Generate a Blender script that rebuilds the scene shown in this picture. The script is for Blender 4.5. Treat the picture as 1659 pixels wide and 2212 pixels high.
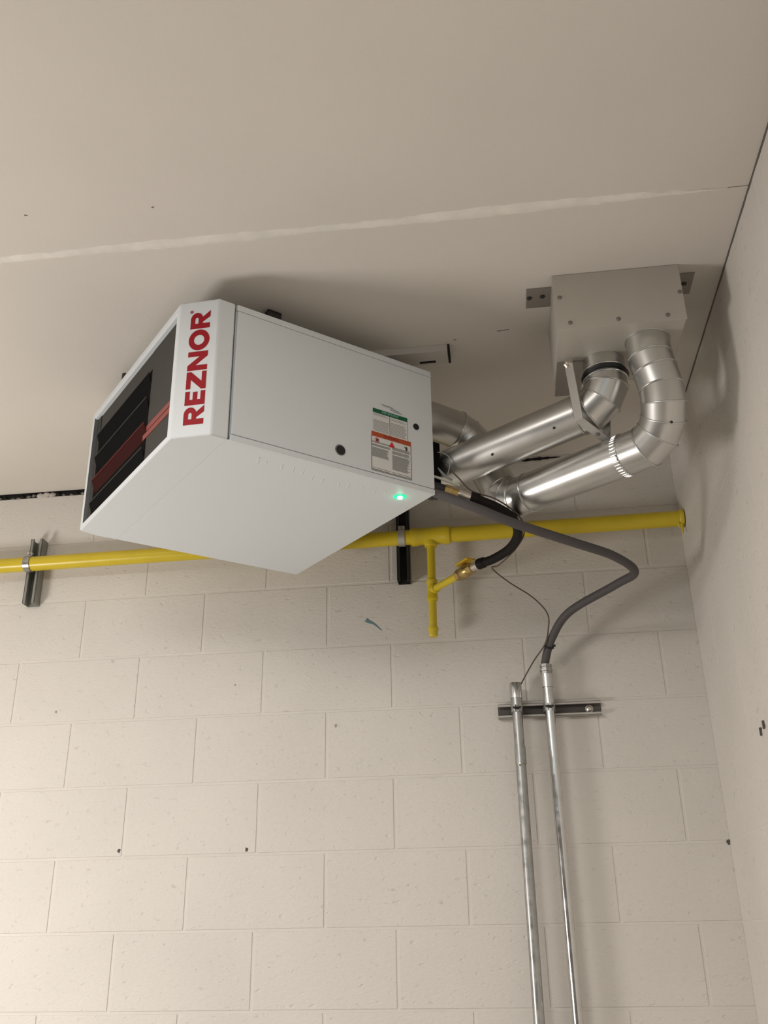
import bpy, bmesh, math, random
from mathutils import Vector, Matrix
random.seed(7)
for o in list(bpy.data.objects): bpy.data.objects.remove(o, do_unlink=True)
scene = bpy.context.scene
COL = scene.collection
CEIL = 3.051

# ------------------------------------------------------------------ camera
cam_d = bpy.data.cameras.new('camera'); cam = bpy.data.objects.new('camera', cam_d); COL.objects.link(cam)
cam_d.sensor_fit = 'HORIZONTAL'; cam_d.sensor_width = 36.0; cam_d.lens = 36.0 * 2048.41 / 1659.0
cam_d.clip_start = 0.05; cam_d.clip_end = 60
_yaw, _pit, _rol = math.radians(-6.9109), math.radians(24.2397), math.radians(-0.9569)
_f = Vector((math.sin(_yaw) * math.cos(_pit), math.cos(_yaw) * math.cos(_pit), math.sin(_pit)))
_r = Vector((math.cos(_yaw), -math.sin(_yaw), 0)); _u = _r.cross(_f)
_rr = _r * math.cos(_rol) + _u * math.sin(_rol); _uu = _u * math.cos(_rol) - _r * math.sin(_rol)
cam.matrix_world = Matrix(((_rr.x, _uu.x, -_f.x, -0.5968), (_rr.y, _uu.y, -_f.y, -2.8466), (_rr.z, _uu.z, -_f.z, 1.5982), (0, 0, 0, 1)))
scene.camera = cam

# ------------------------------------------------------------------ world, lights, exposure
world = bpy.data.worlds.new('world'); scene.world = world; world.use_nodes = True
world.node_tree.nodes['Background'].inputs[0].default_value = (0.02, 0.02, 0.02, 1)
world.node_tree.nodes['Background'].inputs[1].default_value = 1.0
def area(name, loc, target, sx, sy, power, col):
    d = bpy.data.lights.new(name, 'AREA'); d.shape = 'RECTANGLE'; d.size = sx; d.size_y = sy; d.energy = power; d.color = col
    o = bpy.data.objects.new(name, d); COL.objects.link(o); o.location = loc
    o.rotation_euler = (Vector(target) - Vector(loc)).to_track_quat('-Z', 'Y').to_euler()
    return o
def bulb(name, loc, r, power, col):
    d = bpy.data.lights.new(name, 'POINT'); d.shadow_soft_size = r; d.energy = power; d.color = col
    o = bpy.data.objects.new(name, d); COL.objects.link(o); o.location = loc
    return o
bulb('room_lamp', (-3.15, -1.5, 1.35), 0.30, 86, (1.0, 0.952, 0.912))
area('frontal_fill', (-0.75, -4.0, 2.80), (-0.9, -0.5, 2.35), 1.5, 0.35, 2.2, (0.66, 0.85, 1.0))  # cool fill added behind the camera to lift the heater side
area('ceiling_strip', (-2.0, -2.7, 3.03), (-2.0, -2.7, 0), 1.4, 1.1, 53, (1.0, 0.96, 0.915))
scene.view_settings.view_transform = 'Standard'; scene.view_settings.look = 'None'
scene.view_settings.gamma = 1.0; scene.view_settings.use_curve_mapping = False
scene.view_settings.exposure = 0.30

# ------------------------------------------------------------------ materials
def lin(c):
    return tuple((x / 12.92 if x <= 0.04045 else ((x + 0.055) / 1.055) ** 2.4) for x in c)
def mat(name, col, rough=0.6, metal=0.0, noise=0.0, nscale=20.0, bump=0.0, bscale=200.0, spec=0.5, emit=None, estr=0.0, coat=0.0, rnoise=0.0):
    m = bpy.data.materials.new(name); m.use_nodes = True; nt = m.node_tree; b = nt.nodes['Principled BSDF']
    b.inputs['Base Color'].default_value = (*col, 1); b.inputs['Roughness'].default_value = rough
    b.inputs['Metallic'].default_value = metal; b.inputs['Specular IOR Level'].default_value = spec
    b.inputs['Coat Weight'].default_value = coat
    tc = nt.nodes.new('ShaderNodeTexCoord')
    if noise > 0 or rnoise > 0:
        n = nt.nodes.new('ShaderNodeTexNoise'); n.inputs['Scale'].default_value = nscale; n.inputs['Detail'].default_value = 6
        nt.links.new(tc.outputs['Object'], n.inputs['Vector'])
    if noise > 0:
        mr = nt.nodes.new('ShaderNodeMapRange'); mr.inputs[1].default_value = 0.3; mr.inputs[2].default_value = 0.7
        mr.inputs[3].default_value = 1 - noise; mr.inputs[4].default_value = 1 + noise
        nt.links.new(n.outputs['Fac'], mr.inputs[0])
        mx = nt.nodes.new('ShaderNodeVectorMath'); mx.operation = 'SCALE'; mx.inputs[0].default_value = col
        nt.links.new(mr.outputs[0], mx.inputs['Scale']); nt.links.new(mx.outputs[0], b.inputs['Base Color'])
    if rnoise > 0:
        r2 = nt.nodes.new('ShaderNodeMapRange'); r2.inputs[1].default_value = 0.3; r2.inputs[2].default_value = 0.7
        r2.inputs[3].default_value = max(0, rough - rnoise); r2.inputs[4].default_value = rough + rnoise
        nt.links.new(n.outputs['Fac'], r2.inputs[0]); nt.links.new(r2.outputs[0], b.inputs['Roughness'])
    if bump > 0:
        n2 = nt.nodes.new('ShaderNodeTexNoise'); n2.inputs['Scale'].default_value = bscale; n2.inputs['Detail'].default_value = 4
        nt.links.new(tc.outputs['Object'], n2.inputs['Vector'])
        bp = nt.nodes.new('ShaderNodeBump'); bp.inputs['Strength'].default_value = bump; bp.inputs['Distance'].default_value = 0.004
        nt.links.new(n2.outputs['Fac'], bp.inputs['Height']); nt.links.new(bp.outputs['Normal'], b.inputs['Normal'])
    if emit:
        b.inputs['Emission Color'].default_value = (*emit, 1); b.inputs['Emission Strength'].default_value = estr
    return m

def block_mat(name, col):
    # painted concrete block: cream paint, fine pores, small dark pits
    m = mat(name, col, 0.55, spec=0.35); nt = m.node_tree; b = nt.nodes['Principled BSDF']
    tc = nt.nodes['Texture Coordinate'] if 'Texture Coordinate' in nt.nodes else nt.nodes.new('ShaderNodeTexCoord')
    geo = nt.nodes.new('ShaderNodeNewGeometry')
    mp = nt.nodes.new('ShaderNodeMapping'); mp.inputs['Rotation'].default_value = (0.0, 0.5, 0.0); mp.inputs['Scale'].default_value = (1.0, 1.0, 1.8)
    nt.links.new(geo.outputs['Position'], mp.inputs['Vector'])
    n1 = nt.nodes.new('ShaderNodeTexNoise'); n1.inputs['Scale'].default_value = 75; n1.inputs['Detail'].default_value = 5; n1.inputs['Roughness'].default_value = 0.65
    nt.links.new(mp.outputs[0], n1.inputs['Vector'])
    n2 = nt.nodes.new('ShaderNodeTexNoise'); n2.inputs['Scale'].default_value = 38; n2.inputs['Detail'].default_value = 3
    nt.links.new(mp.outputs[0], n2.inputs['Vector'])
    pit = nt.nodes.new('ShaderNodeMapRange'); pit.inputs[1].default_value = 0.63; pit.inputs[2].default_value = 0.74; pit.inputs[3].default_value = 0.0; pit.inputs[4].default_value = -1.2
    nt.links.new(n2.outputs['Fac'], pit.inputs[0])
    ad = nt.nodes.new('ShaderNodeMath'); ad.operation = 'ADD'; nt.links.new(n1.outputs['Fac'], ad.inputs[0]); nt.links.new(pit.outputs[0], ad.inputs[1])
    bp = nt.nodes.new('ShaderNodeBump'); bp.inputs['Strength'].default_value = 0.42; bp.inputs['Distance'].default_value = 0.004
    nt.links.new(ad.outputs[0], bp.inputs['Height']); nt.links.new(bp.outputs['Normal'], b.inputs['Normal'])
    n3 = nt.nodes.new('ShaderNodeTexNoise'); n3.inputs['Scale'].default_value = 3.0; n3.inputs['Detail'].default_value = 6
    nt.links.new(geo.outputs['Position'], n3.inputs['Vector'])
    mr = nt.nodes.new('ShaderNodeMapRange'); mr.inputs[1].default_value = 0.3; mr.inputs[2].default_value = 0.75; mr.inputs[3].default_value = 1.03; mr.inputs[4].default_value = 0.95
    nt.links.new(n3.outputs['Fac'], mr.inputs[0])
    n4 = nt.nodes.new('ShaderNodeTexNoise'); n4.inputs['Scale'].default_value = 26; n4.inputs['Detail'].default_value = 4
    nt.links.new(mp.outputs[0], n4.inputs['Vector'])
    m4 = nt.nodes.new('ShaderNodeMapRange'); m4.inputs[1].default_value = 0.66; m4.inputs[2].default_value = 0.76; m4.inputs[3].default_value = 1.0; m4.inputs[4].default_value = 0.78
    nt.links.new(n4.outputs['Fac'], m4.inputs[0])
    mu = nt.nodes.new('ShaderNodeMath'); mu.operation = 'MULTIPLY'; nt.links.new(mr.outputs[0], mu.inputs[0]); nt.links.new(m4.outputs[0], mu.inputs[1])
    mx = nt.nodes.new('ShaderNodeVectorMath'); mx.operation = 'SCALE'; mx.inputs[0].default_value = col
    nt.links.new(mu.outputs[0], mx.inputs['Scale']); nt.links.new(mx.outputs[0], b.inputs['Base Color'])
    return m

M = {}
M['block'] = block_mat('painted_block', (0.70, 0.662, 0.608))
M['mortar'] = mat('painted_mortar', (0.69, 0.652, 0.598), 0.6, noise=0.04, nscale=8, bump=0.15, bscale=120)
M['ceiling'] = mat('ceiling_paint', (0.69, 0.648, 0.592), 0.7, noise=0.025, nscale=2.5, bump=0.10, bscale=160)
M['plaster'] = mat('seam_plaster', (0.80, 0.765, 0.70), 0.7, noise=0.08, nscale=18, bump=0.35, bscale=60)
M['farwall'] = mat('far_wall_paint', (0.36, 0.345, 0.32), 0.7)
M['floor'] = mat('floor_concrete', (0.245, 0.228, 0.206), 0.6, noise=0.1, nscale=5)
M['gap'] = mat('dark_gap', (0.012, 0.010, 0.009), 0.95)
M['wool'] = mat('mineral_wool', (0.55, 0.52, 0.47), 0.95, noise=0.2, nscale=60, bump=0.6, bscale=90)
M['white'] = mat('heater_white_enamel', (0.72, 0.755, 0.775), 0.42, bump=0.10, bscale=700, spec=0.4)
M['red'] = mat('logo_red', lin((0.61, 0.055, 0.12)), 0.55, spec=0.25)
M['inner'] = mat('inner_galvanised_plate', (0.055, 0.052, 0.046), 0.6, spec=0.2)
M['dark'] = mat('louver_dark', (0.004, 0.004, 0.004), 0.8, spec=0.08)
M['louver'] = mat('louver_grey', (0.035, 0.035, 0.034), 0.6, spec=0.2)
M['redlouver'] = mat('louver_red', (0.035, 0.0045, 0.004), 0.7, spec=0.1)
M['redlip'] = mat('louver_lip_red', (0.12, 0.013, 0.012), 0.6, spec=0.2)
M['signred'] = mat('sign_dark_red', (0.16, 0.018, 0.016), 0.5)
M['pink'] = mat('pink_red_strip', (0.26, 0.055, 0.045), 0.5)
M['seam'] = mat('panel_seam_dark', (0.05, 0.05, 0.055), 0.7)
M['rubber'] = mat('black_rubber', (0.010, 0.010, 0.011), 0.45)
M['ring'] = mat('grommet_ring_grey', (0.16, 0.17, 0.17), 0.5)
M['brown'] = mat('hanger_brown', (0.035, 0.024, 0.022), 0.6)
M['paper'] = mat('label_paper', (0.72, 0.72, 0.70), 0.4)
M['green'] = mat('label_green', lin((0.0, 0.36, 0.24)), 0.4)
M['orange'] = mat('label_orange', lin((0.70, 0.30, 0.16)), 0.4)
M['ink'] = mat('label_ink', (0.22, 0.22, 0.22), 0.6)
M['inkdark'] = mat('label_ink_dark', (0.05, 0.05, 0.05), 0.6)
M['inkpale'] = mat('label_ink_pale', (0.34, 0.60, 0.48), 0.6)
M['iconred'] = mat('label_icon_red', lin((0.85, 0.16, 0.20)), 0.5)
M['led'] = mat('led_lens', (0.6, 1.0, 0.8), 0.3, emit=(0.62, 1.0, 0.86), estr=9.0)
M['ledring'] = mat('led_bezel_green', (0.0, 0.5, 0.25), 0.3, emit=(0.0, 0.80, 0.30), estr=0.75)
M['galv'] = mat('galvanised_sheet', (0.62, 0.615, 0.595), 0.34, metal=1.0, noise=0.05, nscale=9, rnoise=0.05, bump=0.02, bscale=25)
M['galvdull'] = mat('galvanised_dull', (0.40, 0.39, 0.365), 0.45, metal=0.85, noise=0.08, nscale=14)
M['strap'] = mat('galvanised_strap', (0.52, 0.50, 0.47), 0.5, metal=0.6)
M['boxgrey'] = mat('vent_box_paint', (0.52, 0.49, 0.435), 0.5, metal=0.25, noise=0.03, nscale=6)
M['tab'] = mat('tab_galvanised', (0.30, 0.275, 0.245), 0.5, metal=0.4)
M['screw'] = mat('screw_dark', (0.05, 0.047, 0.043), 0.5, metal=0.5)
M['screwgrey'] = mat('screw_grey', (0.22, 0.205, 0.185), 0.5, metal=0.5)
M['yellow'] = mat('gas_pipe_yellow', (0.66, 0.50, 0.022), 0.32, noise=0.05, nscale=14, spec=0.5)
M['conduit'] = mat('conduit_steel', (0.66, 0.66, 0.65), 0.2, metal=1.0, noise=0.06, nscale=30, rnoise=0.06)
M['conduitdull'] = mat('conduit_steel_worn', (0.42, 0.42, 0.41), 0.36, metal=0.95, noise=0.16, nscale=38, rnoise=0.1)
M['strut'] = mat('strut_channel_grey', (0.27, 0.27, 0.245), 0.5, metal=0.3, noise=0.06, nscale=20)
M['strutdark'] = mat('strut_channel_dark', (0.045, 0.045, 0.045), 0.45, metal=0.5, noise=0.1, nscale=20)
M['strutwhite'] = mat('strut_painted', (0.56, 0.53, 0.49), 0.5)
M['strutsilver'] = mat('strut_silver', (0.50, 0.475, 0.43), 0.5, metal=0.5, noise=0.08, nscale=22)
M['webshade'] = mat('strut_web_shaded', (0.10, 0.088, 0.080), 0.6, metal=0.3, noise=0.1, nscale=20)  # shade inside the channel put into a dark brownish web colour
M['brass'] = mat('brass', (0.46, 0.33, 0.13), 0.35, metal=0.9, noise=0.08, nscale=40)
M['nickel'] = mat('nickel', (0.62, 0.57, 0.50), 0.3, metal=0.9)
M['handle'] = mat('valve_handle_yellow', (0.62, 0.40, 0.02), 0.5)
M['hose'] = mat('hose_black', (0.009, 0.007, 0.007), 0.6, bump=0.25, bscale=300, spec=0.2)
M['hosered'] = mat('hose_dark_red', (0.05, 0.014, 0.012), 0.3)
M['cable'] = mat('flexible_conduit_grey', (0.095, 0.086, 0.088), 0.6, spec=0.3)
M['wire'] = mat('wire_brown', (0.10, 0.072, 0.052), 0.6)
M['clearwire'] = mat('wire_pale', (0.30, 0.32, 0.30), 0.35)
M['creamwire'] = mat('wire_cream', (0.56, 0.56, 0.47), 0.4)
M['teal'] = mat('teal_chalk', (0.14, 0.25, 0.27), 0.8)
M['pit'] = mat('hole_dark', (0.10, 0.088, 0.075), 0.9)
M['stain'] = mat('scuff_grey', (0.36, 0.33, 0.285), 0.8)

# ------------------------------------------------------------------ helpers
def tag(o, label=None, cat=None, group=None, kind=None):
    if label: o['label'] = label
    if cat: o['category'] = cat
    if group: o['group'] = group
    if kind: o['kind'] = kind
    return o
def empty(name, loc=(0, 0, 0), mtx=None):
    o = bpy.data.objects.new(name, None); COL.objects.link(o); o.empty_display_size = 0.05
    if mtx is not None: o.matrix_world = mtx
    else: o.location = loc
    return o
def frame_of(d):
    d = Vector(d).normalized(); h = Vector((0, 0, 1)) if abs(d.z) < 0.9 else Vector((1, 0, 0))
    a = d.cross(h).normalized(); return d, a, d.cross(a).normalized()
class MB:
    def __init__(s): s.v = []; s.f = []; s.mi = []
    def add(s, vs, fs):
        o = len(s.v); s.v += [tuple(x) for x in vs]; s.f += [tuple(i + o for i in f) for f in fs]; return s
    def box(s, x0, x1, y0, y1, z0, z1):
        vs = [(x, y, z) for x in (x0, x1) for y in (y0, y1) for z in (z0, z1)]
        return s.add(vs, [(0, 1, 3, 2), (4, 6, 7, 5), (0, 4, 5, 1), (2, 3, 7, 6), (0, 2, 6, 4), (1, 5, 7, 3)])
    def prism(s, poly, A, B):  # poly: points as function; A,B lists of matching 3D points
        n = len(A)
        return s.add(list(A) + list(B), [tuple(range(n - 1, -1, -1)), tuple(range(n, 2 * n))] + [(i, (i + 1) % n, n + (i + 1) % n, n + i) for i in range(n)])
    def cyl(s, p0, p1, r0, r1=None, n=24, cap=True):
        r1 = r0 if r1 is None else r1; p0 = Vector(p0); p1 = Vector(p1); d, a, b = frame_of(p1 - p0)
        vs = []
        for p, r in ((p0, r0), (p1, r1)):
            vs += [p + (a * math.cos(t) + b * math.sin(t)) * r for t in [2 * math.pi * k / n for k in range(n)]]
        fs = [(k, (k + 1) % n, n + (k + 1) % n, n + k) for k in range(n)]
        if cap: fs += [tuple(range(n - 1, -1, -1)), tuple(range(n, 2 * n))]
        return s.add(vs, fs)
    def lathe(s, p0, d, prof, n=24):  # prof: (along, radius)
        p0 = Vector(p0); d, a, b = frame_of(d); vs = []; m = len(prof)
        for h, r in prof: vs += [p0 + d * h + (a * math.cos(t) + b * math.sin(t)) * r for t in [2 * math.pi * k / n for k in range(n)]]
        fs = [(i * n + k, i * n + (k + 1) % n, (i + 1) * n + (k + 1) % n, (i + 1) * n + k) for i in range(m - 1) for k in range(n)]
        fs += [tuple(range(n - 1, -1, -1)), tuple(range((m - 1) * n, m * n))]
        return s.add(vs, fs)
    def tube(s, pts, r, n=12, closed=False, rad=None):
        pts = [Vector(p) for p in pts]; m = len(pts); vs = []; prev = None
        for i, p in enumerate(pts):
            if closed: t = pts[(i + 1) % m] - pts[i - 1]
            else: t = pts[min(i + 1, m - 1)] - pts[max(i - 1, 0)]
            t.normalize()
            if prev is None: _, a, b = frame_of(t)
            else:
                a = prev - t * prev.dot(t); a.normalize(); b = t.cross(a)
            prev = a; rr = rad[i] if rad else r
            vs += [p + (a * math.cos(q) + b * math.sin(q)) * rr for q in [2 * math.pi * k / n for k in range(n)]]
        fs = []
        for i in range(m if closed else m - 1):
            j = (i + 1) % m
            fs += [(i * n + k, i * n + (k + 1) % n, j * n + (k + 1) % n, j * n + k) for k in range(n)]
        if not closed: fs += [tuple(range(n - 1, -1, -1)), tuple(range((m - 1) * n, m * n))]
        return s.add(vs, fs)
    def build(s, name, m, parent=None, smooth=False, bevel=0.0, seg=2, loc=None):
        me = bpy.data.meshes.new(name); me.from_pydata(s.v, [], s.f)
        bm = bmesh.new(); bm.from_mesh(me); bmesh.ops.recalc_face_normals(bm, faces=bm.faces); 
        if bevel > 0:
            es = [e for e in bm.edges if len(e.link_faces) == 2 and e.calc_face_angle(0) > 0.5]
            bmesh.ops.bevel(bm, geom=es, offset=bevel, segments=seg, affect='EDGES', profile=0.5, clamp_overlap=True)
        bm.to_mesh(me); bm.free()
        me.materials.append(M[m] if isinstance(m, str) else m)
        wn = bevel > 0
        if smooth or bevel > 0:
            for p in me.polygons: p.use_smooth = True
            try: me.set_sharp_from_angle(angle=math.radians(38))
            except Exception: pass
        o = bpy.data.objects.new(name, me); COL.objects.link(o)
        if wn:
            w = o.modifiers.new('weighted', 'WEIGHTED_NORMAL'); w.keep_sharp = True; w.weight = 100
        if parent: o.parent = parent
        if loc: o.location = loc
        return o
def B(): return MB()
def catmull(P, k=8):
    P = [Vector(p) for p in P]; Q = [P[0] * 2 - P[1]] + P + [P[-1] * 2 - P[-2]]; out = []
    for i in range(1, len(Q) - 2):
        p0, p1, p2, p3 = Q[i - 1:i + 3]
        for j in range(k):
            t = j / k
            out.append(0.5 * ((2 * p1) + (p2 - p0) * t + (2 * p0 - 5 * p1 + 4 * p2 - p3) * t * t + (3 * p1 - p0 - 3 * p2 + p3) * t ** 3))
    out.append(P[-1]); return out
def share(o, loc, parent, rotz=0.0):
    c = o.copy(); COL.objects.link(c); c.parent = parent; c.location = loc; c.rotation_euler = (0, 0, rotz); return c

# ------------------------------------------------------------------ the room shell
BW, BH, J, DEP = 0.4064, 0.2032, 0.0075, 0.0020
XL, YF = -6.2, -7.2
wall_back = B().box(XL, 0.25, DEP, 0.25, -0.05, 3.034).build('wall_back', 'mortar'); tag(wall_back, 'cream painted concrete block wall behind the heater', None, None, 'structure')
wall_right = B().box(0.0009, 0.25, YF, DEP, -0.05, CEIL).build('wall_right', 'mortar'); tag(wall_right, 'cream painted block wall at the right edge', None, None, 'structure')
def block_mesh(w, h):
    m = B().box(-w / 2, w / 2, -0.0, 0.03, -h / 2, h / 2)
    return m
cache = {}
def put_block(parent, key, w, h, loc, rz):
    k = (key, round(w, 3), round(h, 3))
    if k not in cache:
        o = block_mesh(w, h).build('block', 'block', parent, bevel=0.0022, seg=2, loc=loc); o.rotation_euler = (0, 0, rz); cache[k] = o
        return o
    return share(cache[k], loc, parent, rz)
# the corner column starts 0.315 m right of a joint: joints at x = -0.315 + k * BH
def back_course(c):
    z0 = c * BH; top = z0 + BH; h = BH - J
    if c == 14: h = BH - J - 0.011
    off = -0.315 if c % 2 == 0 else -0.315 + BH
    xs = [off - BW * k for k in range(0, 16)]
    edges = [0.0045] + [x for x in xs if x < -0.03]
    for a, b in zip(edges[1:], edges[:-1]):
        if b < -3.4: break
        w = (b - a) - J; cx = (a + b) / 2
        put_block(wall_back, 'b', w, h, (cx, 0.0, z0 + J / 2 + h / 2 + random.uniform(-.0003, .0003)), 0)
for c in range(15): back_course(c)
B().box(XL, -3.56, 0.0, DEP + 0.01, 0, 3.034).build('block_field', 'block', wall_back)
def right_course(c):
    z0 = c * BH; h = BH - J
    if c == 14: h = BH - J + 0.0015
    off = -BW if c % 2 == 0 else -BH
    ys = [0.0035] + [off - BW * k for k in range(7)]
    for a, b in zip(ys[1:], ys[:-1]):
        w = (b - a) - J * 0.45; cy = (a + b) / 2
        put_block(wall_right, 'r', w, h + J * 0.5, (0.0, cy, z0 + J / 2 + h / 2), -math.pi / 2)
for c in range(15): right_course(c)
B().box(0.0, DEP + 0.01, YF, -2.86, 0, 3.034).build('block_field', 'block', wall_right)
ceiling = B().box(XL, 0.25, YF, 0.25, CEIL + 0.003, CEIL + 0.15).build('ceiling', 'gap'); tag(ceiling, 'smooth cream painted ceiling panels', None, None, 'structure')
B().box(XL, -0.0012, -1.199, -0.004, CEIL, CEIL + 0.02).build('ceiling_panel', 'ceiling', ceiling, bevel=0.002)
B().box(XL, -0.0012, YF, -1.2005, CEIL, CEIL + 0.02).build('ceiling_panel', 'ceiling', ceiling, bevel=0.002)
floor = B().box(XL, 0.25, YF, 0.25, -0.1, 0).build('floor', 'floor'); tag(floor, None, None, None, 'structure')
wall_left = B().box(XL - 0.2, XL, YF, 0.25, 0, CEIL + 0.1).build('wall_left', 'farwall'); tag(wall_left, None, None, None, 'structure')
wall_front = B().box(XL, 0.25, YF - 0.2, YF, 0, CEIL + 0.1).build('wall_front', 'farwall'); tag(wall_front, None, None, None, 'structure')
# plastered seam across the ceiling: an irregular raised bead
m = B(); n = 130; x0, x1 = -2.6, -0.045; top = []; rows = []
for i in range(n + 1):
    x = x0 + (x1 - x0) * i / n
    w = 0.0145 + 0.003 * math.sin(x * 9) + random.uniform(-.0022, .0022)
    if x > -0.25: w *= max(0.15, (-x - 0.02) / 0.23)
    yc = -1.199 + 0.002 * math.sin(x * 5.3) + random.uniform(-.001, .001); e = random.uniform(-.0018, .0018)
    rows.append([(x, yc - w + e, CEIL + .001), (x, yc - w * .7, CEIL - .0022), (x, yc, CEIL - .0034), (x, yc + w * .7, CEIL - .0022), (x, yc + w + random.uniform(-.0018, .0018), CEIL + .001)])
vs = [p for r in rows for p in r]; fs = [(i * 5 + k, i * 5 + k + 1, i * 5 + k + 6, i * 5 + k + 5) for i in range(n) for k in range(4)]
m.add(vs, fs); m.build('plaster_seam', 'plaster', ceiling, smooth=True)
# gap where the block wall meets the ceiling: open with wool at the left, painted sealant to the right, with one torn place
B().box(XL, 0, 0.006, 0.06, 3.028, CEIL + 0.002).build('ceiling_gap', 'gap', wall_back)
def sealant(xa, xb, name='sealant', parent=wall_back):
    n = max(8, int((xb - xa) / 0.02)); rows = []
    for i in range(n + 1):
        x = xa + (xb - xa) * i / n; e = 0.0 if 2 < i < n - 2 else (0.004 if i in (1, 2, n - 1, n - 2) else 0.0075)
        zt = CEIL + .001; zb = 3.028; j = random.uniform(-.0012, .0012)
        rows.append([(x, 0.006, zt), (x, -0.003 + e * .3 + j, zt - e), (x, -0.0015 + j, zb + e), (x, 0.006, zb - 0.002)])
    vs = [p for r in rows for p in r]
    return B().add(vs, [(i * 4 + k, i * 4 + k + 1, i * 4 + k + 5, i * 4 + k + 4) for i in range(n) for k in range(3)]).build(name, 'mortar', parent, smooth=True)
sealant(-1.62, -0.002)
rows = []
for i in range(21):
    x = -0.52 + 0.17 * i / 20; h = .0052 * math.sin(math.pi * i / 20) * random.uniform(.55, 1.15) + .0006
    rows.append([(x, -0.0052, 3.041 + .004 * i / 20 + h), (x, -0.0052, 3.0405 + .004 * i / 20 - h)])
B().add([p for r in rows for p in r], [(2 * i, 2 * i + 1, 2 * i + 3, 2 * i + 2) for i in range(20)]).build('sealant_tear', 'gap', wall_back)
for i in range(46):
    x = -1.63 - i * 0.022 + random.uniform(-.006, .006); r = random.uniform(.004, .0075)
    if i in (22, 23, 24): r = 0.011
    mm = B(); k = 8
    for q in range(3):
        pass
    mm.lathe((x - r * 1.5, 0.002 + random.uniform(0, .006), 3.037 + random.uniform(0, .006)), (1, random.uniform(-.3, .3), random.uniform(-.2, .2)),
             [(0, r * .2), (r * .6, r * .8), (r * 1.5, r), (r * 2.4, r * .7), (r * 3, r * .15)], 8)
    mm.build('wool_tuft', 'wool' if i in (22, 23, 24, 9) else ('screwgrey' if i % 3 else 'gap'), wall_back, smooth=True)
# dark shrinkage line along the right wall and the ceiling
rows = []; n = 120
for i in range(n + 1):
    y = -0.01 - 3.4 * i / n; z = CEIL - 0.0022 + random.uniform(-.0016, .0016)
    rows.append([(-0.0012, y, CEIL + .001), (-0.0012 + random.uniform(-.0004, .0004), y, z), (0.004, y, z)])
B().add([p for r in rows for p in r], [(i * 3 + k, i * 3 + k + 1, i * 3 + k + 4, i * 3 + k + 3) for i in range(n) for k in range(2)]).build('ceiling_gap', 'screwgrey', wall_right)
# small marks: chips in the block faces, a chalk stroke, scuffs on the ceiling
def chip(parent, x, z, r, y=-0.0006, mtl='pit', sx=1.0):
    k = 9; P = [(x + sx * r * math.cos(2 * math.pi * i / k) * random.uniform(.6, 1.2), y, z + r * math.sin(2 * math.pi * i / k) * random.uniform(.6, 1.3)) for i in range(k)]
    Q = [(p[0], 0.004, p[2]) for p in P]
    return B().prism(None, P, Q).build('chip', mtl, parent)
for x, z, r in ((-1.7484, 1.848, .006), (-1.361, 1.842, .006), (-0.003, 1.826, .007), (-2.0, 2.27, .004), (-1.42, 2.33, .003), (-1.10, 2.19, .005)): chip(wall_back, x, z, r, mtl='pit' if r > .0055 else 'stain')
for y, z in ((-0.5253, 2.026), (-0.56, 2.035)):
    B().box(-0.004, 0.003, y - .004, y + .004, z - .009, z + .009).build('chip', 'pit', wall_right)
stroke = [(-1.005, -0.001, 2.519), (-0.995, -0.001, 2.512), (-0.98, -0.001, 2.505), (-0.955, -0.001, 2.482)]
B().tube(catmull(stroke, 5), 0.003, 6, rad=[.0075 - .0004 * i for i in range(16)]).build('chalk_mark', 'teal', wall_back, smooth=True).scale = (1, .35, 1)
def scuff(p, q, w):
    p = Vector(p); q = Vector(q); d = (q - p).normalized(); s = Vector((-d.y, d.x, 0)) * w
    B().prism(None, [p + s, q + s * .4, q - s * .4, p - s], [v + Vector((0, 0, .003)) for v in (p + s, q + s * .4, q - s * .4, p - s)]).build('scuff', 'screwgrey', ceiling)
scuff((-0.544, -0.745, CEIL - .0008), (-0.513, -0.748, CEIL - .0008), .0016)
scuff((-0.66, -0.722, CEIL - .0008), (-0.652, -0.722, CEIL - .0008), .0022)
scuff((-1.56, -1.335, CEIL - .0008), (-1.553, -1.333, CEIL - .0008), .0022)
scuff((-1.278, -1.318, CEIL - .0008), (-1.272, -1.32, CEIL - .0008), .0018)

# ------------------------------------------------------------------ unit heater
HL, HW, HH, HC, CN, CF = 0.5714, 0.724, 0.3601, 0.1111, 0.0689, 0.013
ax = Vector((-0.7546246, -0.6560661, -0.0109133)); ay = Vector((0.6561407, -0.7543852, -0.0195505)); az = Vector((0.0045936, -0.021914, 0.9997493))
HO = Vector((-0.7263, -0.6837, 2.9809))          # near top rear corner
def hw(x, y, z): return HO + ax * x + ay * y + az * z
base = hw(HL / 2, -HW / 2, -HH)
hm = Matrix(((ax.x, ay.x, az.x, base.x), (ax.y, ay.y, az.y, base.y), (ax.z, ay.z, az.z, base.z), (0, 0, 0, 1)))
heater = empty('unit_heater', mtx=hm); tag(heater, 'white gas unit heater with red lettering hung below the ceiling', 'heater')
def hl(x, y, z): return (x - HL / 2, y + HW / 2, z + HH)   # corner-based local -> empty local
class HB(MB):
    def build(s, name, m, parent=None, **k):
        if parent is None or parent is heater: s.v = [hl(*v) for v in s.v]; parent = heater
        return MB.build(s, name, m, parent, **k)
H_ = HB
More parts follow.
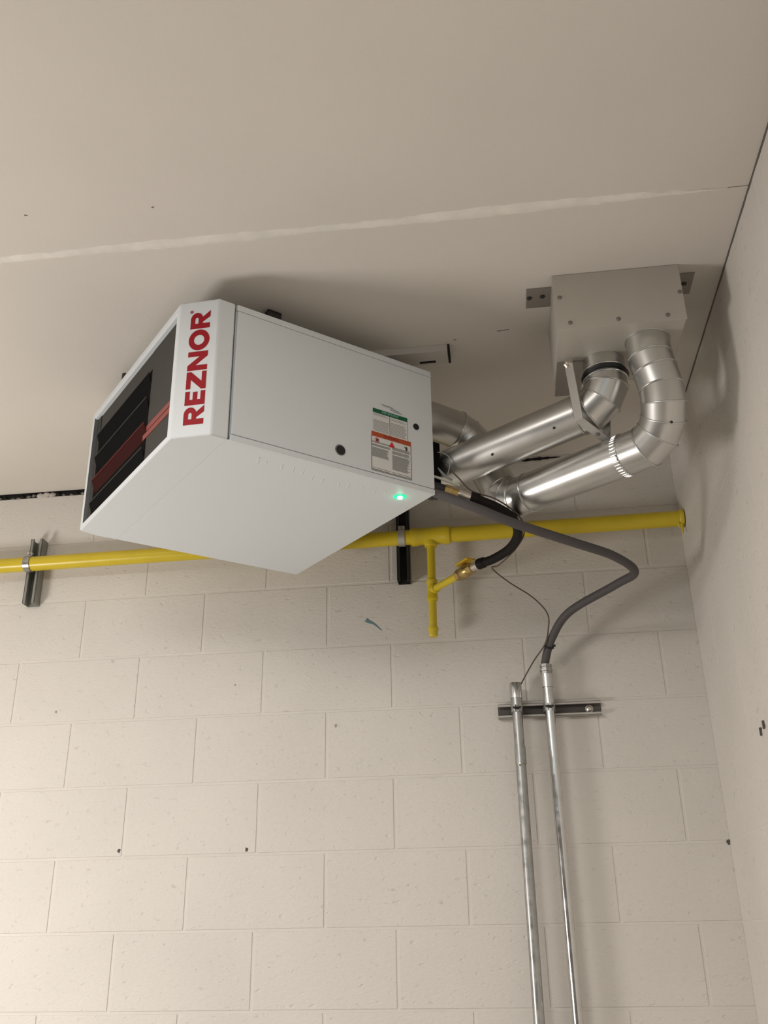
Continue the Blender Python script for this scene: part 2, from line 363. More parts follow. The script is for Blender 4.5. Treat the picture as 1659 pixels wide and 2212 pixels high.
# cabinet: wrap-around sheet with returned top and bottom lips on the service side
cab = H_().box(0, HL - 0.003, -HW, -0.006, -HH, 0).build('cabinet', 'white', bevel=0.004)
H_().box(0.0, HL - 0.004, -0.008, 0.0, -0.0165, 0.0).build('top_lip', 'white', bevel=0.002)
H_().box(0.0, HL - 0.004, -0.008, 0.0, -HH, -0.3455).build('bottom_lip', 'white', bevel=0.002)
panel = H_().box(0.001, HL - 0.006, -0.008, -0.0004, -0.344, -0.0175).build('access_panel', 'white', bevel=0.0016)
H_().box(HL - 0.008, HL + 0.006, -HW + .006, -0.010, -HH + .003, -.004).build('hood_joint', 'seam')
H_().box(HL - 0.012, HL + 0.010, -HW + .004, -0.004, -HH + .0005, -HH + .0022).build('joint_flange', 'white')
# front hood with chamfered cheeks and an opening
def hood():
    m = H_(); fx = HL + HC; zt, zb = 0.0, -HH
    oy0, oy1, oz0, oz1 = -0.690, -0.0885, -HH + 0.0165, -0.022     # the opening
    plan = [(HL + .0008, 0.0), (HL + 0.042, 0.0), (fx, -CN), (fx, -HW + CF), (HL + 0.060, -HW), (HL + .0008, -HW)]
    t = [(x, y, zt) for x, y in plan]; b = [(x, y, zb) for x, y in plan]
    ob = [(fx, oy1, oz1), (fx, oy1, oz0), (fx, oy0, oz0), (fx, oy0, oz1)]
    d = 0.016
    ib = [(fx - d, oy1, oz1), (fx - d, oy1, oz0), (fx - d, oy0, oz0), (fx - d, oy0, oz1)]
    vs = t + b + ob + ib; T = 0; Bo = 6; O = 12; I = 16
    fs = [(0, 1, 2, 3, 4, 5), (6, 11, 10, 9, 8, 7), (0, 6, 7, 1), (1, 7, 8, 2), (3, 9, 10, 4), (4, 10, 11, 5), (5, 11, 6, 0)]
    # front face as four frame quads
    fs += [(2, 8, O + 1, O), (8, 9, O + 2, O + 1), (9, 3, O + 3, O + 2), (3, 2, O, O + 3)]
    fs += [(O, O + 1, I + 1, I), (O + 1, O + 2, I + 2, I + 1), (O + 2, O + 3, I + 3, I + 2), (O + 3, O, I, I + 3)]
    fs += [(I, I + 1, I + 2, I + 3)]
    m.add(vs, fs); return m
hd = hood().build('front_hood', 'white', bevel=0.0045, seg=3)
fx = HL + HC
# inside the opening: liner, dark core, louvers and plate
H_().add([(fx - .0005, -0.690, -HH + .0165), (fx - .0005, -0.690, -.022), (fx - .0155, -0.688, -.022), (fx - .0155, -0.688, -HH + .0165)], [(0, 1, 2, 3)]).build('opening_liner', 'ring')
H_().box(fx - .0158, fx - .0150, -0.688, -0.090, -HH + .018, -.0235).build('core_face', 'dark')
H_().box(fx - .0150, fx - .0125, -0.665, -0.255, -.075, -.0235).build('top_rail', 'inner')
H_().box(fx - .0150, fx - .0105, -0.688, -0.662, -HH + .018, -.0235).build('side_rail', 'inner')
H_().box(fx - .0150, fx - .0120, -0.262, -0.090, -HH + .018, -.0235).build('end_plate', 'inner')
for i, z in enumerate((-0.088, -0.157, -0.228, -0.296)):
    mt = 'redlip' if i == 2 else 'louver'
    t = 0.0016
    y0, y1 = -0.660, -0.264
    # blade: slim lip plus tilted vane
    lo = H_().prism(None, [(fx - .0152, y0, z - .036), (fx - .0040, y0, z), (fx - .0035, y0, z - t), (fx - .0146, y0, z - .0376)],
               [(fx - .0152, y1, z - .036), (fx - .0040, y1, z), (fx - .0035, y1, z - t), (fx - .0146, y1, z - .0376)]).build('louver', 'redlouver' if i == 2 else 'dark')
    H_().box(fx - .0045, fx - .0025, y0, y1, z - .0022, z + .0012).build('louver_lip', mt)
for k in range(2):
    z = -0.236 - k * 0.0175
    H_().box(fx - .0122, fx - .0105, -0.285, -0.0905, z - .0145, z).build('red_strip', 'pink', bevel=0.0005)  # flat pink-red strip across the end plate
# hangers on top
for (x, y) in ((0.437, -0.068), (0.075, -0.078), (0.437, -0.64), (0.075, -0.64)):
    m = H_().box(x - .019, x + .019, y - .003, y + .003, 0, 0.068); m.box(x - .019, x + .019, y - .025, y + .003, 0.0, .004)
    m.box(x - .019, x + .019, y - .025, y + .003, 0.062, .0665)
    hg = m.build('hanger_bracket', 'brown')
H_().cyl((0.657, -0.53, 0), (0.657, -0.53, .05), .009, n=12).build('eye_bolt', 'brown')
# grommets
def disc(name, x, z, r, mtl, y0, y1, n=28): return H_().cyl((x, y0, z), (x, y1, z), r, n=n).build(name, mtl, smooth=True)
disc('grommet', 0.0547, -0.1814, 0.0088, 'rubber', -0.002, 0.0012)
disc('grommet', 0.2819, -0.3089, 0.0142, 'ring', -0.002, 0.0008)
disc('plug', 0.2812, -0.3095, 0.0118, 'rubber', -0.002, 0.0016)
# indicator lamp on the underside
H_().lathe((0.0693, -0.058, -HH + .001), (0, 0, -1), [(0, .0175), (.0014, .0170), (.0022, .0145)], 28).build('lamp_bezel', 'ledring', smooth=True)
H_().lathe((0.0693, -0.058, -HH), (0, 0, -1), [(0, .0070), (.0028, .0070), (.0052, .0058), (.0066, .003), (.0070, .0006)], 20).build('lamp_lens', 'led', smooth=True)
gl = bpy.data.lights.new('indicator_glow', 'POINT'); gl.energy = 0.005; gl.color = (0.1, 1.0, 0.5); gl.shadow_soft_size = 0.008
go = bpy.data.objects.new('indicator_glow', gl); COL.objects.link(go); go.parent = heater; go.location = hl(0.0693, -0.058, -HH - 0.016)
# warning labels on the panel (flat print)
def lab(name, x0, x1, z0, z1, mtl, y, parent=None):   # x decreases to the right in view
    return H_().box(min(x0, x1), max(x0, x1), y - .0002, y, min(z0, z1), max(z0, z1)).build(name, mtl)
Y1, Y2, Y3, Y4 = 0.0002, 0.0005, 0.0008, 0.0011
lab('notice_label', 0.1875, 0.0820, -0.1648, -0.2350, 'paper', Y1)
lab('notice_header', 0.1875, 0.0820, -0.1648, -0.1765, 'green', Y2)
lab('warning_label', 0.1925, 0.0730, -0.2312, -0.3380, 'paper', Y2)
lab('warning_header', 0.1925, 0.0730, -0.2312, -0.2442, 'orange', Y3)
m = H_()
def ln(m, xa, xb, z, h, y): m.box(min(xa, xb), max(xa, xb), y - .0002, y, z - h / 2, z + h / 2)
# borders and column rules
for x in (0.1368,): m.box(x - .0006, x + .0006, Y1, Y2, -0.235, -0.1765)
m.box(0.0820, 0.0827, Y1, Y2, -0.235, -0.1765)
for x in (0.1919, 0.0736): m.box(x - .0007, x + .0007, Y2, Y3, -0.338, -0.2442)
ln(m, 0.1925, 0.0730, -0.3376, .0009, Y3)
tag(m.build('rule_lines', 'inkdark'), kind='stuff')
m = H_()
for z, xa, xb in ((-.1795, .186, .150), (-.1826, .186, .142), (-.1975, .186, .139), (-.1815, .134, .090), (-.1852, .134, .086)): ln(m, xa, xb, z, .0009, Y2)
for i in range(9): ln(m, .1865, .139 + random.uniform(0, .003), -.2005 - i * .0033, .0011, Y2)
for i in range(11): ln(m, .1345, .0845 + random.uniform(0, .008), -.1935 - i * .0033, .0011, Y2)
for z0, k in ((-.2585, 2), (-.2660, 3)):
    for i in range(k): ln(m, .1905, .138, z0 - i * .0021, .0013, Y3)
for i in range(12): ln(m, .1905, .139 + random.uniform(0, .009), -.2755 - i * .00215, .0013, Y3)
for i in range(4): ln(m, .131, .0755 + random.uniform(0, .003), -.2610 - i * .0022, .0013, Y3)
for i in range(4): ln(m, .131, .0765 + random.uniform(0, .010), -.2720 - i * .0022, .0013, Y3)
for i in range(19): ln(m, .131, .0760 + random.uniform(0, .011), -.2835 - i * .00215, .0013, Y3)
for xa, xb, z in ((.1905, .136, -.3305), (.1905, .136, -.3345), (.131, .075, -.3305), (.131, .075, -.3345), (.1905, .075, -.3355)): ln(m, xa, xb, z, .0012, Y3)
tag(m.build('printed_text', 'ink'), kind='stuff')
m = H_()
for i, (xa, xb) in enumerate(((.163, .128), (.158, .122), (.136, .108), (.132, .104), (.125, .097))):
    ln(m, xa, xb, -.1470 - i * .0029, .0012, 0.0)
tag(m.build('faint_print', 'ring'), kind='stuff')
def text_part(body, size, x, z, y, mtl, name, parent=heater, sx=1.0):
    cu = bpy.data.curves.new(name, 'FONT'); cu.body = body; cu.size = size; cu.align_x = 'CENTER'; cu.align_y = 'CENTER'; cu.extrude = 0.00005; cu.resolution_u = 2
    to = bpy.data.objects.new(name, cu); COL.objects.link(to)
    dg = bpy.context.evaluated_depsgraph_get(); me = bpy.data.meshes.new_from_object(to.evaluated_get(dg)); bpy.data.objects.remove(to)
    me.materials.clear(); me.materials.append(M[mtl]); o = bpy.data.objects.new(name, me); COL.objects.link(o); o.parent = parent
    # text x -> -local x, text y -> local z, normal -> local y
    o.matrix_local = Matrix.Translation(hl(x, y, z)) @ Matrix(((-sx, 0, 0, 0), (0, 0, 1, 0), (0, 1, 0, 0), (0, 0, 0, 1)))
    return o
text_part('IMPORTANT', 0.0092, 0.1350, -0.1707, Y2 + .0002, 'inkpale', 'header_lettering')
text_part('WARNING', 0.0095, 0.1328, -0.2377, Y3 + .0002, 'signred', 'header_lettering')
# pictograms
def icon(pts, x, z, mtl, y=Y4):
    A = [(x - px, y - .0003, z + pz) for px, pz in pts]; Bq = [(x - px, y, z + pz) for px, pz in pts]
    return H_().prism(None, A, Bq).build('pictogram', mtl)
circ = lambda r, n=20: [(r * math.cos(2 * math.pi * i / n), r * math.sin(2 * math.pi * i / n)) for i in range(n)]
icon(circ(.0075), .1760, -.2535, 'iconred', Y3); icon(circ(.0060), .1760, -.2535, 'paper', Y4); icon([(-.0035, -.0045), (.0035, -.0045), (.004, .004), (-.003, .0045)], .1760, -.2535, 'signred', Y4 + .0003)
icon([(-.0085, -.008), (.0085, -.008), (.006, -.001), (.004, .001), (.003, .008), (.0005, .003), (-.002, .0075), (-.003, .001), (-.006, -.001)], .1318, -.2545, 'iconred')
icon([(-.001, -.007), (.003, -.006), (.0045, .002), (.002, .006), (-.001, .005), (-.002, .001)], .0885, -.2545, 'inkdark')
icon([(-.006, .001), (-.002, -.002), (-.002, .001), (-.0055, .004)], .0885, -.2525, 'ring')
# short thin ridges in cabinet white on the underside
m = H_()
for i in range(12):
    x = .48 - i * .033 + random.uniform(-.008, .008); y = -.045 - random.uniform(0, .03); l = random.uniform(.012, .03)
    m.tube([(x, y, -HH - .0001), (x - l * .3, y - l, -HH - .0001)], .0012, 6)
tag(m.build('thin_ridges', 'white', smooth=True), kind='stuff')
# raised-print red lettering on the chamfered cheek, reading upwards
k0 = Vector((HL + 0.042, 0, 0)); k1 = Vector((fx, -CN, 0)); kd = (k1 - k0).normalized(); kn = Vector((-kd.y, kd.x, 0)); kn = Vector((CN, HC - .042, 0)).normalized()
# letters in a unit box: x along the word 0..w, y up 0..1
def arc(cx, cy, rx, ry, a0, a1, n=14): return [(cx + rx * math.cos(math.radians(a0 + (a1 - a0) * i / n)), cy + ry * math.sin(math.radians(a0 + (a1 - a0) * i / n))) for i in range(n + 1)]
def quads_ring(outer, inner): return [(outer[i], outer[i + 1], inner[i + 1], inner[i]) for i in range(len(outer) - 1)]
def L_R():
    P = [[(0, 0), (.27, 0), (.27, 1), (0, 1)]]
    P += quads_ring([(.27, 1)] + arc(.52, .685, .34, .315, 90, -90) + [(.27, .37)], [(.27, .77)] + arc(.49, .685, .11, .085, 90, -90) + [(.27, .60)])
    P += [[(.33, .40), (.60, .40), (.93, 0), (.60, 0)]]
    return P, .90
def L_E(): return [[(0, 0), (.27, 0), (.27, 1), (0, 1)], [(.27, 0), (.70, 0), (.70, .23), (.27, .23)], [(.27, .385), (.66, .385), (.66, .615), (.27, .615)], [(.27, .77), (.70, .77), (.70, 1), (.27, 1)]], .72
def L_Z(): return [[(.03, .77), (.90, .77), (.90, 1), (.03, 1)], [(0, 0), (.90, 0), (.90, .23), (0, .23)], [(0, .23), (.40, .23), (.90, .77), (.50, .77)]], .90
def L_N(): return [[(0, 0), (.26, 0), (.26, 1), (0, 1)], [(.72, 0), (.98, 0), (.98, 1), (.72, 1)], [(.26, 1), (.26, .60), (.72, 0), (.72, .40)]], .98
def L_O(): return quads_ring(arc(.54, .5, .55, .53, 0, 360, 28), arc(.54, .5, .265, .265, 0, 360, 28)), 1.08
word = [L_R(), L_E(), L_Z(), L_N(), L_O(), L_R()]; gap_ = .075
tot = sum(w for _, w in word) + gap_ * 5
z_lo, z_hi = -0.3300, -0.0320; sc = (z_hi - z_lo) / tot
u_top, u_bot = 0.0680, 0.0205   # distance along the cheek from its rear edge: letter tops lie to the front
uu = (k1 - k0).length
cur = 0
for polys, w in word:
    m = H_()
    for P in polys:
        A = []; Q = []
        for px, py in P:
            z = z_lo + (cur + px) * sc; u = u_bot + (u_top - u_bot) * py
            p = k0 + kd * u; A.append((p.x + kn.x * .0001, p.y + kn.y * .0001, z)); Q.append((p.x + kn.x * .0006, p.y + kn.y * .0006, z))
        m.prism(None, A, Q)
    m.build('logo_letter', 'red'); cur += w + gap_
m = H_(); o1 = arc(0, 0, .0042, .0042, 0, 360, 16); i1 = arc(0, 0, .0030, .0030, 0, 360, 16)
for P in quads_ring(o1, i1) + [[(-.0012, -.0018), (.0012, -.0018), (.0012, .0018), (-.0012, .0018)]]:
    A = []; Q = []
    for px, py in P:
        p = k0 + kd * (u_top - .001 + py); A.append((p.x + kn.x * .0001, p.y + kn.y * .0001, -.0300 + px)); Q.append((p.x + kn.x * .0006, p.y + kn.y * .0006, -.0300 + px))
    m.prism(None, A, Q)
m.build('registered_mark', 'red')
# rear panel fittings
H_().box(-0.004, 0.001, -HW + .02, -.02, -HH + .03, -.03).build('rear_panel', 'galvdull', bevel=.001)
H_().box(-0.030, 0.0, -0.090, -0.012, -0.330, -0.200).build('terminal_box', 'dark', bevel=.003)
H_().lathe((0.0, -0.030, -0.346), (-1, 0, 0), [(0, .014), (.018, .014), (.019, .011), (.03, .011)], 6).build('gas_inlet', 'rubber')

# pieces that belong to one part of the heater hang under that part
def under(parent, *names):
    for o in list(heater.children):
        if o is not parent and o.name.split('.')[0] in names: o.parent = parent
kid = {}
for o in list(heater.children): kid.setdefault(o.name.split('.')[0], []).append(o)
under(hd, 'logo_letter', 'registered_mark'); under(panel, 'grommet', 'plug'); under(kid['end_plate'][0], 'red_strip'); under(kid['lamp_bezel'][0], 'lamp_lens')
for a_, b_ in zip(kid['louver'], kid['louver_lip']): b_.parent = a_
kid['notice_header'][0].parent = kid['notice_label'][0]; kid['header_lettering'][0].parent = kid['notice_label'][0]
kid['warning_header'][0].parent = kid['warning_label'][0]; kid['header_lettering'][1].parent = kid['warning_label'][0]
under(kid['warning_label'][0], 'pictogram')

# ------------------------------------------------------------------ vent terminal box on the ceiling
BX0, BX1, BY0, BY1, BZ0 = -0.4085, -0.1135, -0.955, -0.700, 2.895
vb = empty('vent_box', ((BX0 + BX1) / 2, (BY0 + BY1) / 2, CEIL)); tag(vb, 'grey sheet metal vent terminal box fixed to the ceiling in the corner', 'vent box')
class PB(MB):
    def __init__(s, par): MB.__init__(s); s.par = par
    def build(s, name, m, parent=None, **k):
        off = s.par.location; s.v = [tuple(Vector(v) - off) for v in s.v]; return MB.build(s, name, m, s.par, **k)
V_ = lambda: PB(vb)
V_().box(BX0, BX1, BY0 + .0012, BY1, BZ0, CEIL - .0005).build('body', 'boxgrey', bevel=.003)
V_().box(BX0 - .0012, BX1 + .0012, BY0 - .0006, BY0 + .0012, BZ0 - .001, CEIL - .001).build('front_cover', 'boxgrey', bevel=.0006)
V_().box(BX0 - .0605, BX0 + .002, -0.913, -0.836, CEIL - .003, CEIL - .0005).build('mounting_tab', 'tab')
V_().box(BX1 - .002, BX1 + .046, -0.920, -0.838, CEIL - .003, CEIL - .0005).build('mounting_tab', 'tab')
V_().box(BX0 + .004, BX0 + .070, -0.815, -0.655, BZ0 - .003, BZ0 - .0005).build('rear_flange', 'tab')
for x, z in ((-0.396, 2.985), (-0.378, 2.911), (-0.267, 2.910), (-0.155, 2.9095), (-0.119, 2.971)):
    V_().lathe((x, BY0 + .0005, z), (0, -1, 0), [(0, .0056), (.0020, .0054), (.0034, .0036), (.0038, .001)], 14).build('screw', 'screwgrey', smooth=True)
for x, y in ((-0.462, -0.879), (-0.430, -0.881), (-0.087, -0.882)):
    V_().lathe((x, y, CEIL - .002), (0, 0, -1), [(0, .0066), (.003, .0062), (.005, .0045), (.0056, .001)], 14).build('screw', 'screw', smooth=True)

# ------------------------------------------------------------------ round sheet metal ducts built from mitred sections
def mitre_rings(P, r, n=40):
    P = [Vector(p) for p in P]; D = [(P[i + 1] - P[i]).normalized() for i in range(len(P) - 1)]
    d, a, b = frame_of(D[0]); rings = []
    base = [a * math.cos(2 * math.pi * k / n) * r + b * math.sin(2 * math.pi * k / n) * r for k in range(n)]
    rings.append([P[0] + o for o in base]); offs = base
    for i in range(1, len(P)):
        if i < len(P) - 1: nrm = (D[i - 1] + D[i]).normalized()
        else: nrm = D[i - 1]
        ring = []
        for o in offs:
            s = -(o.dot(nrm)) / D[i - 1].dot(nrm); ring.append(P[i] + o + D[i - 1] * s)
        rings.append(ring)
        if i < len(P) - 1:   # project onto the next cylinder
            offs = [(q - P[i]) - D[i] * (q - P[i]).dot(D[i]) for q in ring]
    return rings
def elbow_pts(A, C, Bp, radius, k):
    # points of a gored bend replacing the corner C between A and Bp
    A, C, Bp = Vector(A), Vector(C), Vector(Bp); d0 = (C - A).normalized(); d1 = (Bp - C).normalized()
    ang = d0.angle(d1); t = radius * math.tan(ang / 2); s = C - d0 * t; e = C + d1 * t
    nrm = (d1 - d0 * d0.dot(d1)).normalized(); ctr = s + nrm * radius; out = []
    # gore joints on the outside polygon: tangent polygon with k inner corners
    st = ang / k; rr = radius / math.cos(st / 2)
    for i in range(k):
        th = st * (i + .5); out.append(ctr - nrm * rr * math.cos(th) + d0 * rr * math.sin(th))
    return out, s, e
def duct(name, label, cat, P, kinds, r, mtl='galv', group=None):
    """P: centre line points, kinds[i]: name of the section between P[i] and P[i+1]"""
    root = empty(name, P[0]); tag(root, label, cat, group)
    R_ = mitre_rings(P, r); n = len(R_[0])
    for i in range(len(P) - 1):
        PB(root).add(R_[i] + R_[i + 1], [(k, (k + 1) % n, n + (k + 1) % n, n + k) for k in range(n)]).build(kinds[i], mtl, smooth=True)
    return root, R_
def bead(root, ring, r, grow, name='bead', mtl='galv', cen=None):
    c = sum((Vector(q) for q in ring), Vector()) / len(ring)
    return PB(root).tube([c + (Vector(q) - c) * (1 + grow) for q in ring], r, 8, closed=True).build(name, mtl, smooth=True)
DR = 0.0515
# duct A: from the heater rear straight up to the left socket of the box
LA = Vector((-0.291, -0.797, BZ0))
runA0 = Vector((-0.905, -0.462, 2.722)); runA1 = Vector((-0.352, -0.764, 2.772))
cornerA = Vector((-0.291, -0.7975, 2.777))
e1, s1, t1 = elbow_pts(runA0, cornerA, LA, 0.072, 3)
PA = [runA0, runA1 + (runA0 - runA1).normalized() * 0.005] + e1 + [Vector((LA.x, LA.y, 2.868)), LA + Vector((0, 0, -.0002))]
kA = ['straight_pipe', 'elbow_gore', 'elbow_gore', 'elbow_gore', 'elbow_gore', 'collar']
ductA, RA = duct('intake_duct', 'round galvanised duct from heater rear to left socket of vent box', 'duct', PA, kA, DR, group='galvanised round ducts')
for i, gr in ((1, .012), (2, .015), (3, .015), (4, .015)): bead(ductA, RA[i], .0022, gr)
bead(ductA, [Vector((LA.x, LA.y, 2.852)) + Vector((math.cos(a), math.sin(a), 0)) * DR for a in [2 * math.pi * k / 40 for k in range(40)]], .0042, .045, 'gasket', 'rubber')
bead(ductA, [Vector((LA.x, LA.y, 2.862)) + Vector((math.cos(a), math.sin(a), 0)) * DR for a in [2 * math.pi * k / 40 for k in range(40)]], .003, .05, 'hose_clamp', 'galv')
bead(ductA, [Vector((LA.x, LA.y, 2.842)) + Vector((math.cos(a), math.sin(a), 0)) * DR for a in [2 * math.pi * k / 40 for k in range(40)]], .003, .01)
# duct B: from the heater rear, over, down, along and up to the right socket
RB = Vector((-0.193, -0.875, BZ0))
b0 = Vector((-0.784, -0.612, 2.897)); b1 = Vector((-0.640, -0.487, 2.893)); b2 = Vector((-0.548, -0.520, 2.660)); b3 = Vector((-0.176, -0.822, 2.655)); b4 = Vector((-0.176, -0.868, 2.800))
ea, _, ta = elbow_pts(b0, b1, b2, 0.075, 3); eb, sb, tb = elbow_pts(b1, b2, b3, 0.075, 3); ec, sc_, tc_ = elbow_pts(b2, b3, b4, 0.085, 3)
d23 = (b3 - b2).normalized()
P_B = [b0] + ea + eb + [tb + d23 * .03, sc_ - d23 * .035] + ec + [Vector((-0.1765, -0.866, 2.728)), Vector((-0.176, -0.868, 2.765)), Vector((-0.186, -0.873, 2.812)), Vector((RB.x, RB.y, 2.848)), RB + Vector((0, 0, -.0002))]
kB = ['elbow_gore', 'elbow_gore', 'elbow_gore', 'straight_pipe', 'elbow_gore', 'elbow_gore', 'elbow_gore', 'straight_pipe', 'elbow_gore', 'elbow_gore', 'elbow_gore', 'elbow_gore', 'elbow_gore', 'elbow_gore', 'elbow_gore', 'collar']
ductB, RBr = duct('exhaust_duct', 'round galvanised duct dipping low and rising to right socket of vent box', 'duct', P_B, kB, DR, group='galvanised round ducts')
for i in range(1, len(P_B) - 1): bead(ductB, RBr[i], .0021, .014)
bead(ductB, RBr[-1], .0016, .02)
# crimped end of the straight run
q0 = sc_ - d23 * .035; dd, qa, qb = frame_of(d23)
for k in range(38):
    t = 2 * math.pi * k / 38; c0 = q0 + (qa * math.cos(t) + qb * math.sin(t)) * (DR + .0008)
    PB(ductB).tube([c0 - d23 * .014, c0 + d23 * .002], .0017, 6).build('crimp', 'galv', smooth=True)
def dscrew(root, p, nrm, mtl='screw'):
    PB(root).lathe(p, nrm, [(0, .0035), (.002, .0034), (.0035, .002), (.0038, .0005)], 10).build('screw', mtl, smooth=True)
camp = Vector((-0.5968, -2.8466, 1.5982))
def on_duct(pa, pb, f, ang):
    pa, pb = Vector(pa), Vector(pb); d = (pb - pa).normalized(); c = pa.lerp(pb, f); v = (camp - c); v -= d * v.dot(d); v.normalize(); w = d.cross(v)
    nn = v * math.cos(ang) + w * math.sin(ang); return c + nn * DR, nn
for f, an in ((.62, .15), (.90, .10), (.40, -.5)):
    p, nn = on_duct(runA0, runA1, f, an); dscrew(ductA, p, nn)
p, nn = on_duct(P_B[11], P_B[12], .2, .35); dscrew(ductB, p, nn, 'screw')
# strap cradling the left duct
st = empty('pipe_strap', (-0.379, -0.820, BZ0)); tag(st, 'bent galvanised hanger strap bolted to the box and looped under a duct', 'strap')
S_ = lambda: PB(st)
sdir = Vector((0.777, -0.630, 0)) * 0.0115   # half width, along the duct
perp = Vector((0.479, 0.878, 0))
cS = Vector((-0.372, -0.753, 2.770))
path = [Vector((-0.379, -0.828, BZ0 - .008)), Vector((-0.369, -0.828, 2.722)), Vector((-0.299, -0.742, 2.706)), Vector((-0.291, -0.733, 2.770)), Vector((-0.289, -0.730, BZ0 - .004))]
for i in range(4):
    a, b = path[i], path[i + 1]; t = (b - a).normalized(); nn = t.cross(sdir).normalized() * .0014
    A = [a - sdir - nn, a + sdir - nn, b + sdir - nn, b - sdir - nn]; Q = [a - sdir + nn, a + sdir + nn, b + sdir + nn, b - sdir + nn]
    S_().prism(None, A, Q).build('strap_leg' if i != 1 else 'strap_saddle', 'strap', bevel=.0006)
S_().lathe((-0.379, -0.8285, BZ0 - .018), (-.2, -1, -.3), [(0, .0115), (.006, .0115), (.0085, .007), (.010, .001)], 6).build('bolt', 'nickel')
S_().lathe((-0.322, -0.770, 2.709), (0, 0, -1), [(0, .005), (.002, .005), (.003, .002)], 10).build('rivet', 'screwgrey', smooth=True)

# ------------------------------------------------------------------ painted channel on the ceiling behind the heater
sc1 = empty('ceiling_channel', (-0.80, -0.675, CEIL)); tag(sc1, 'white painted metal channel on the ceiling behind the heater', 'channel')
C_ = lambda: PB(sc1)
cm = C_(); cm.box(-0.98, -0.678, -0.705, -0.7025, CEIL - .021, CEIL - .0005); cm.box(-0.98, -0.678, -0.6475, -0.645, CEIL - .021, CEIL - .0005); cm.box(-0.98, -0.678, -0.7025, -0.6475, CEIL - .021, CEIL - .0185)
cm.build('channel', 'strutwhite')
C_().box(-0.6785, -0.6725, -0.7055, -0.6445, CEIL - .0215, CEIL - .001).build('open_end', 'gap')
for x in (-0.90, -0.735): C_().box(x - .022, x + .022, -0.662, -0.652, CEIL - .0215, CEIL - .0205).build('slot', 'gap')

# ------------------------------------------------------------------ yellow gas pipe along the wall
PY, PZL, PZR, PR = -0.066, 2.7545, 2.7705, 0.0242
pz = lambda x: PZL + (PZR - PZL) * (x + 2.23) / 2.2
gp = empty('gas_pipe', (-1.2, PY, pz(-1.2))); tag(gp, 'yellow painted steel gas pipe running along the block wall', 'pipe')
G_ = lambda: PB(gp)
G_().cyl((-3.6, PY, pz(-3.6)), (-0.72, PY, pz(-0.72)), PR, n=32).build('main_pipe', 'yellow', smooth=True)
G_().cyl((-0.74, PY, pz(-0.74)), (-0.003, PY, pz(0)), PR + .0008, n=32).build('main_pipe', 'yellow', smooth=True)
TX = -0.7865
G_().lathe((TX - .062, PY, pz(TX - .062)), (1, 0, .0073), [(0, PR + .001), (.001, PR + .0055), (.02, PR + .0065), (.024, PR + .004), (.100, PR + .004), (.104, PR + .0065), (.123, PR + .0055), (.124, PR + .001)], 32).build('tee_fitting', 'yellow', smooth=True)
G_().lathe((TX, PY, pz(TX) - .02), (0, 0, -1), [(0, .021), (.014, .0205), (.017, .019), (.0175, .013)], 24).build('tee_outlet', 'yellow', smooth=True)
TZ = 2.583
G_().cyl((TX, PY, pz(TX) - .03), (TX - .001, PY, TZ), .0128, n=20).build('drop_pipe', 'yellow', smooth=True)
G_().lathe((TX - .001, PY, TZ + .034), (0, 0, -1), [(0, .0155), (.002, .0175), (.010, .0175), (.013, .0155), (.055, .0155), (.058, .0175), (.067, .0175), (.069, .0130)], 24).build('drop_tee', 'yellow', smooth=True)
G_().cyl((TX - .001, PY, TZ - .03), (TX - .002, PY, 2.455), .0122, n=20).build('dirt_leg', 'yellow', smooth=True)
G_().lathe((TX - .002, PY, 2.462), (0, 0, -1), [(0, .0125), (.001, .0165), (.008, .0165), (.0095, .0142), (.026, .0138), (.029, .012), (.030, .004)], 24).build('end_cap', 'yellow', smooth=True)
tee = Vector((TX - .001, PY, TZ)); vr = Vector((-0.6300, -0.2820, 2.580)); vd = (vr - tee).normalized()
G_().lathe(tee, vd, [(0, .015), (.022, .0152), (.024, .0135)], 20).build('branch_socket', 'yellow', smooth=True)
G_().cyl(tee + vd * .02, tee + vd * .150, .0112, n=20).build('branch_pipe', 'yellow', smooth=True)
for x, zz, l in ((-0.012, -.024, .030), (-0.02, -.022, .012)):
    G_().lathe((x, PY - .012, pz(0) + zz), (0, 0, -1), [(0, .006), (l * .5, .004), (l, .002), (l + .002, .0005)], 8).build('paint_drip', 'yellow', smooth=True)
G_().lathe((-0.016, PY, pz(0)), (1, 0, 0), [(0, PR + .001), (.004, PR + .004), (.0125, PR + .005), (.013, PR)], 28).build('wall_escutcheon', 'yellow', smooth=True)
# ball valve
bv = empty('ball_valve', tee + vd * .150); tag(bv, 'brass ball valve with a yellow lever on the gas branch', 'valve')
BV = lambda: PB(bv); v0 = tee + vd * .146
BV().lathe(v0, vd, [(0, .0155), (.001, .0175), (.018, .0175), (.0185, .0150)], 6).build('hex_end', 'brass')
BV().lathe(v0 + vd * .018, vd, [(0, .0150), (.008, .0185), (.022, .0205), (.036, .0180), (.043, .0140)], 20).build('body', 'brass', smooth=True)
BV().lathe(v0 + vd * .060, vd, [(0, .0130), (.001, .0160), (.020, .0160), (.021, .0120)], 6).build('hex_end', 'brass')
BV().lathe(v0 + vd * .080, vd, [(0, .0120), (.004, .0125), (.020, .0125), (.024, .0115), (.034, .0110)], 16).build('flare_nut', 'nickel', smooth=True)
up = Vector((0, 0, 1)); up = (up - vd * up.dot(vd)).normalized(); sd = vd.cross(up)
hb = v0 + vd * .038
BV().lathe(hb, up, [(0, .010), (.024, .009), (.028, .007), (.034, .006)], 14).build('stem', 'brass', smooth=True)
hp = hb + up * .027
A = [hp - vd * .030 - sd * .009, hp + vd * .034 - sd * .011, hp + vd * .040, hp + vd * .034 + sd * .011, hp - vd * .030 + sd * .009, hp - vd * .036]
m = BV(); m.prism(None, A, [q + up * .004 for q in A])
